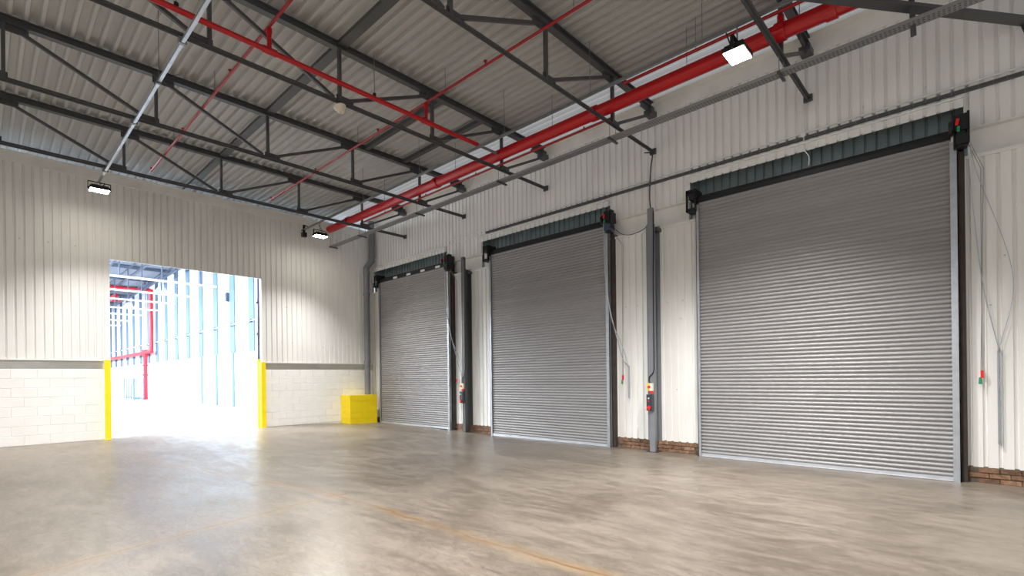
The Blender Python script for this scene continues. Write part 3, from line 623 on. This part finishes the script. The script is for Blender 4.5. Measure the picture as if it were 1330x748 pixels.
# ------------------------------------------------------------------ daylit hall beyond the opening
t = thing('hall_light_stop', 'added panels above the opening that hold back light from the far hall', 'wall', kind='structure')
MB().box(-8, 10.5, 19.2, 19.3, 7.4, 10.0).build('panel', 'hallwall', t); MB().box(-8, 10.4, 16.74, 19.2, 6.95, 7.0).build('soffit', 'hallwall', t)  # added panel and soffit, limiting hall light that spills over the wall
o = MB().box(-9, 10.6, 16.9, 74, -0.1, 0.145).build('floor_hall', 'hallfloor'); tag(o, 'pale concrete floor of the bright hall beyond the opening', 'floor', kind='structure')
hw = thing('wall_hall', 'long bright white wall of the far hall with blue vertical strips', 'wall', kind='structure')
MB().box(10.0, 10.2, 16.7, 74, 0, 10.2).build('white_panel', 'hallwall', hw)
ys_ = [25.3 + 2.93 * k for k in range(16)]
for k, y in enumerate(ys_):
    low = k < 5
    MB().box(9.94, 10.0, y - 0.36, y + 0.40, 3.2, 9.6).build('blue_strip', 'hallstrip', hw)
    if low and k > 1: MB().box(9.95, 10.0, y - 0.16, y + 0.16, 0.15, 3.2).build('lower_post', 'hallstrip', hw)
    MB().box(9.84, 9.94, y - 0.15, y + 0.15, 4.72, 4.88).build('rail_bracket', 'hallsteel', hw)
MB().box(9.86, 9.895, 17, 73, 4.77, 4.82).build('wall_rail', 'hallwhite', hw)
MB().box(9.8, 10.0, 31.6, 31.9, 6.2, 6.7).build('wall_box', 'hallsteel', hw)
o = MB().box(-9, 10.2, 73, 73.2, 0, 10.2).build('wall_hall_end', 'hallwall'); tag(o, 'far white end wall of the bright hall', 'wall', kind='structure')
o = MB().box(-9, 10.2, 19.2, 74, 9.62, 9.75).build('ceiling_hall', 'hallroof'); tag(o, 'grey roof of the bright far hall', 'ceiling', kind='structure')
lab = ['first', 'second', 'third', 'fourth', 'fifth', 'sixth', 'seventh']
for k, y in enumerate((33.4, 38.4, 42.6, 47.5, 52.0, 57.3, 62.8)):
    t = thing('hall_truss', lab[k] + ' truss from the opening inside the bright hall, white lower chord', 'truss', 'trusses of the far hall', loc=(0, y, 0))
    MB().bar((-8, 0, 7.25), (9.82, 0, 7.25), 0.10, 0.10).build('bottom_chord', 'hallwhite', t); MB().bar((-8, 0, 9.45), (9.82, 0, 9.5), 0.2, 0.2).build('top_chord', 'hallsteel', t)
    for q in range(5):
        xa = 9.0 - q * 1.9; MB().bar((xa, 0, 7.25), (xa, 0, 9.4), 0.06, 0.06).build('vertical', 'hallsteel', t); MB().bar((xa, 0, 9.35), (xa - 1.9, 0, 7.3), 0.07, 0.07).build('diagonal', 'hallsteel', t)
for k, xp in enumerate((9.3, 7.6, 5.9)):
    o = MB().bar((xp, 19.4, 9.22), (xp, 72, 9.22), 0.14, 0.14).build('hall_purlin', 'hallsteel'); tag(o, ('steel purlin of the far hall closest to its white wall', 'middle steel purlin of the far hall roof', 'steel purlin of the far hall roof farthest from its white wall')[k], 'beam', 'purlins of the far hall')
t = thing('fire_riser', 'red fire main dropping down the white wall of the far hall', 'pipe')
MB().tube([(3.0, 48.8, 8.95), (9.6, 48.8, 8.95)], 0.15, 10).build('roof_run', 'hallred', t); MB().tube([(9.6, 48.8, 9.05), (9.6, 48.8, 4.05)], 0.15, 10).build('drop', 'hallred', t)
MB().tube([(9.6, 48.7, 4.05), (9.6, 72, 4.05)], 0.15, 10).build('wall_run', 'hallred', t); MB().tube([(9.6, 51.0, 4.2), (9.6, 51.0, 0.15)], 0.15, 10).build('lower_drop', 'hallred', t)
MB().cyl((9.6, 51.0, 3.8), (9.6, 51.0, 4.3), 0.24, 12).build('valve', 'hallred', t)
for z in (3.0, 2.2): MB().cyl((9.6, 51.0, z - 0.06), (9.6, 51.0, z + 0.06), 0.22, 12).build('flange', 'hallred', t)
t = thing('fire_pipe_run', 'red overhead pipe deeper inside the far hall', 'pipe'); MB().tube([(4.0, 56.0, 8.9), (8.9, 56.0, 8.9)], 0.17, 10).build('pipe', 'hallred', t); MB().tube([(8.0, 53.0, 8.9), (8.0, 56.0, 8.9)], 0.17, 10).build('elbow', 'hallred', t)
t = thing('barrier', 'low open steel barrier around the red riser in the far hall', 'barrier')
for i, (bx, by) in enumerate([(9.3, 52 + 1.0 * q) for q in range(7)] + [(8.7, 50.2), (9.3, 50.2)]):
    MB().cyl((bx, by, 0.14), (bx, by, 1.95), 0.035, 8).build('post', 'hallstrip', t)
MB().box(9.27, 9.33, 50.2, 58, 0.25, 0.32).build('rail', 'hallstrip', t); MB().box(8.7, 9.3, 50.17, 50.23, 0.25, 0.32).build('rail', 'hallstrip', t)
for lab, p in (('white high bay lamp hanging in the far hall, nearer the opening', (9.2, 43.5, 8.18)), ('white high bay lamp hanging deeper in the far hall', (9.1, 54.2, 8.18))):
    t = thing('high_bay_lamp', lab, 'lamp', 'high bay lamps of the far hall', loc=p)
    MB().cyl((0, 0, 0.35), (0, 0, 0.0), 0.16, 14, 0.42).build('shade', 'hallwhite', t); MB().cyl((0, 0, 0.0), (0, 0, -0.04), 0.38, 14).build('diffuser', 'halllamp', t); MB().cyl((0, 0, 0.35), (0, 0, 1.437), 0.02, 6).build('suspension', 'hallsteel', t)
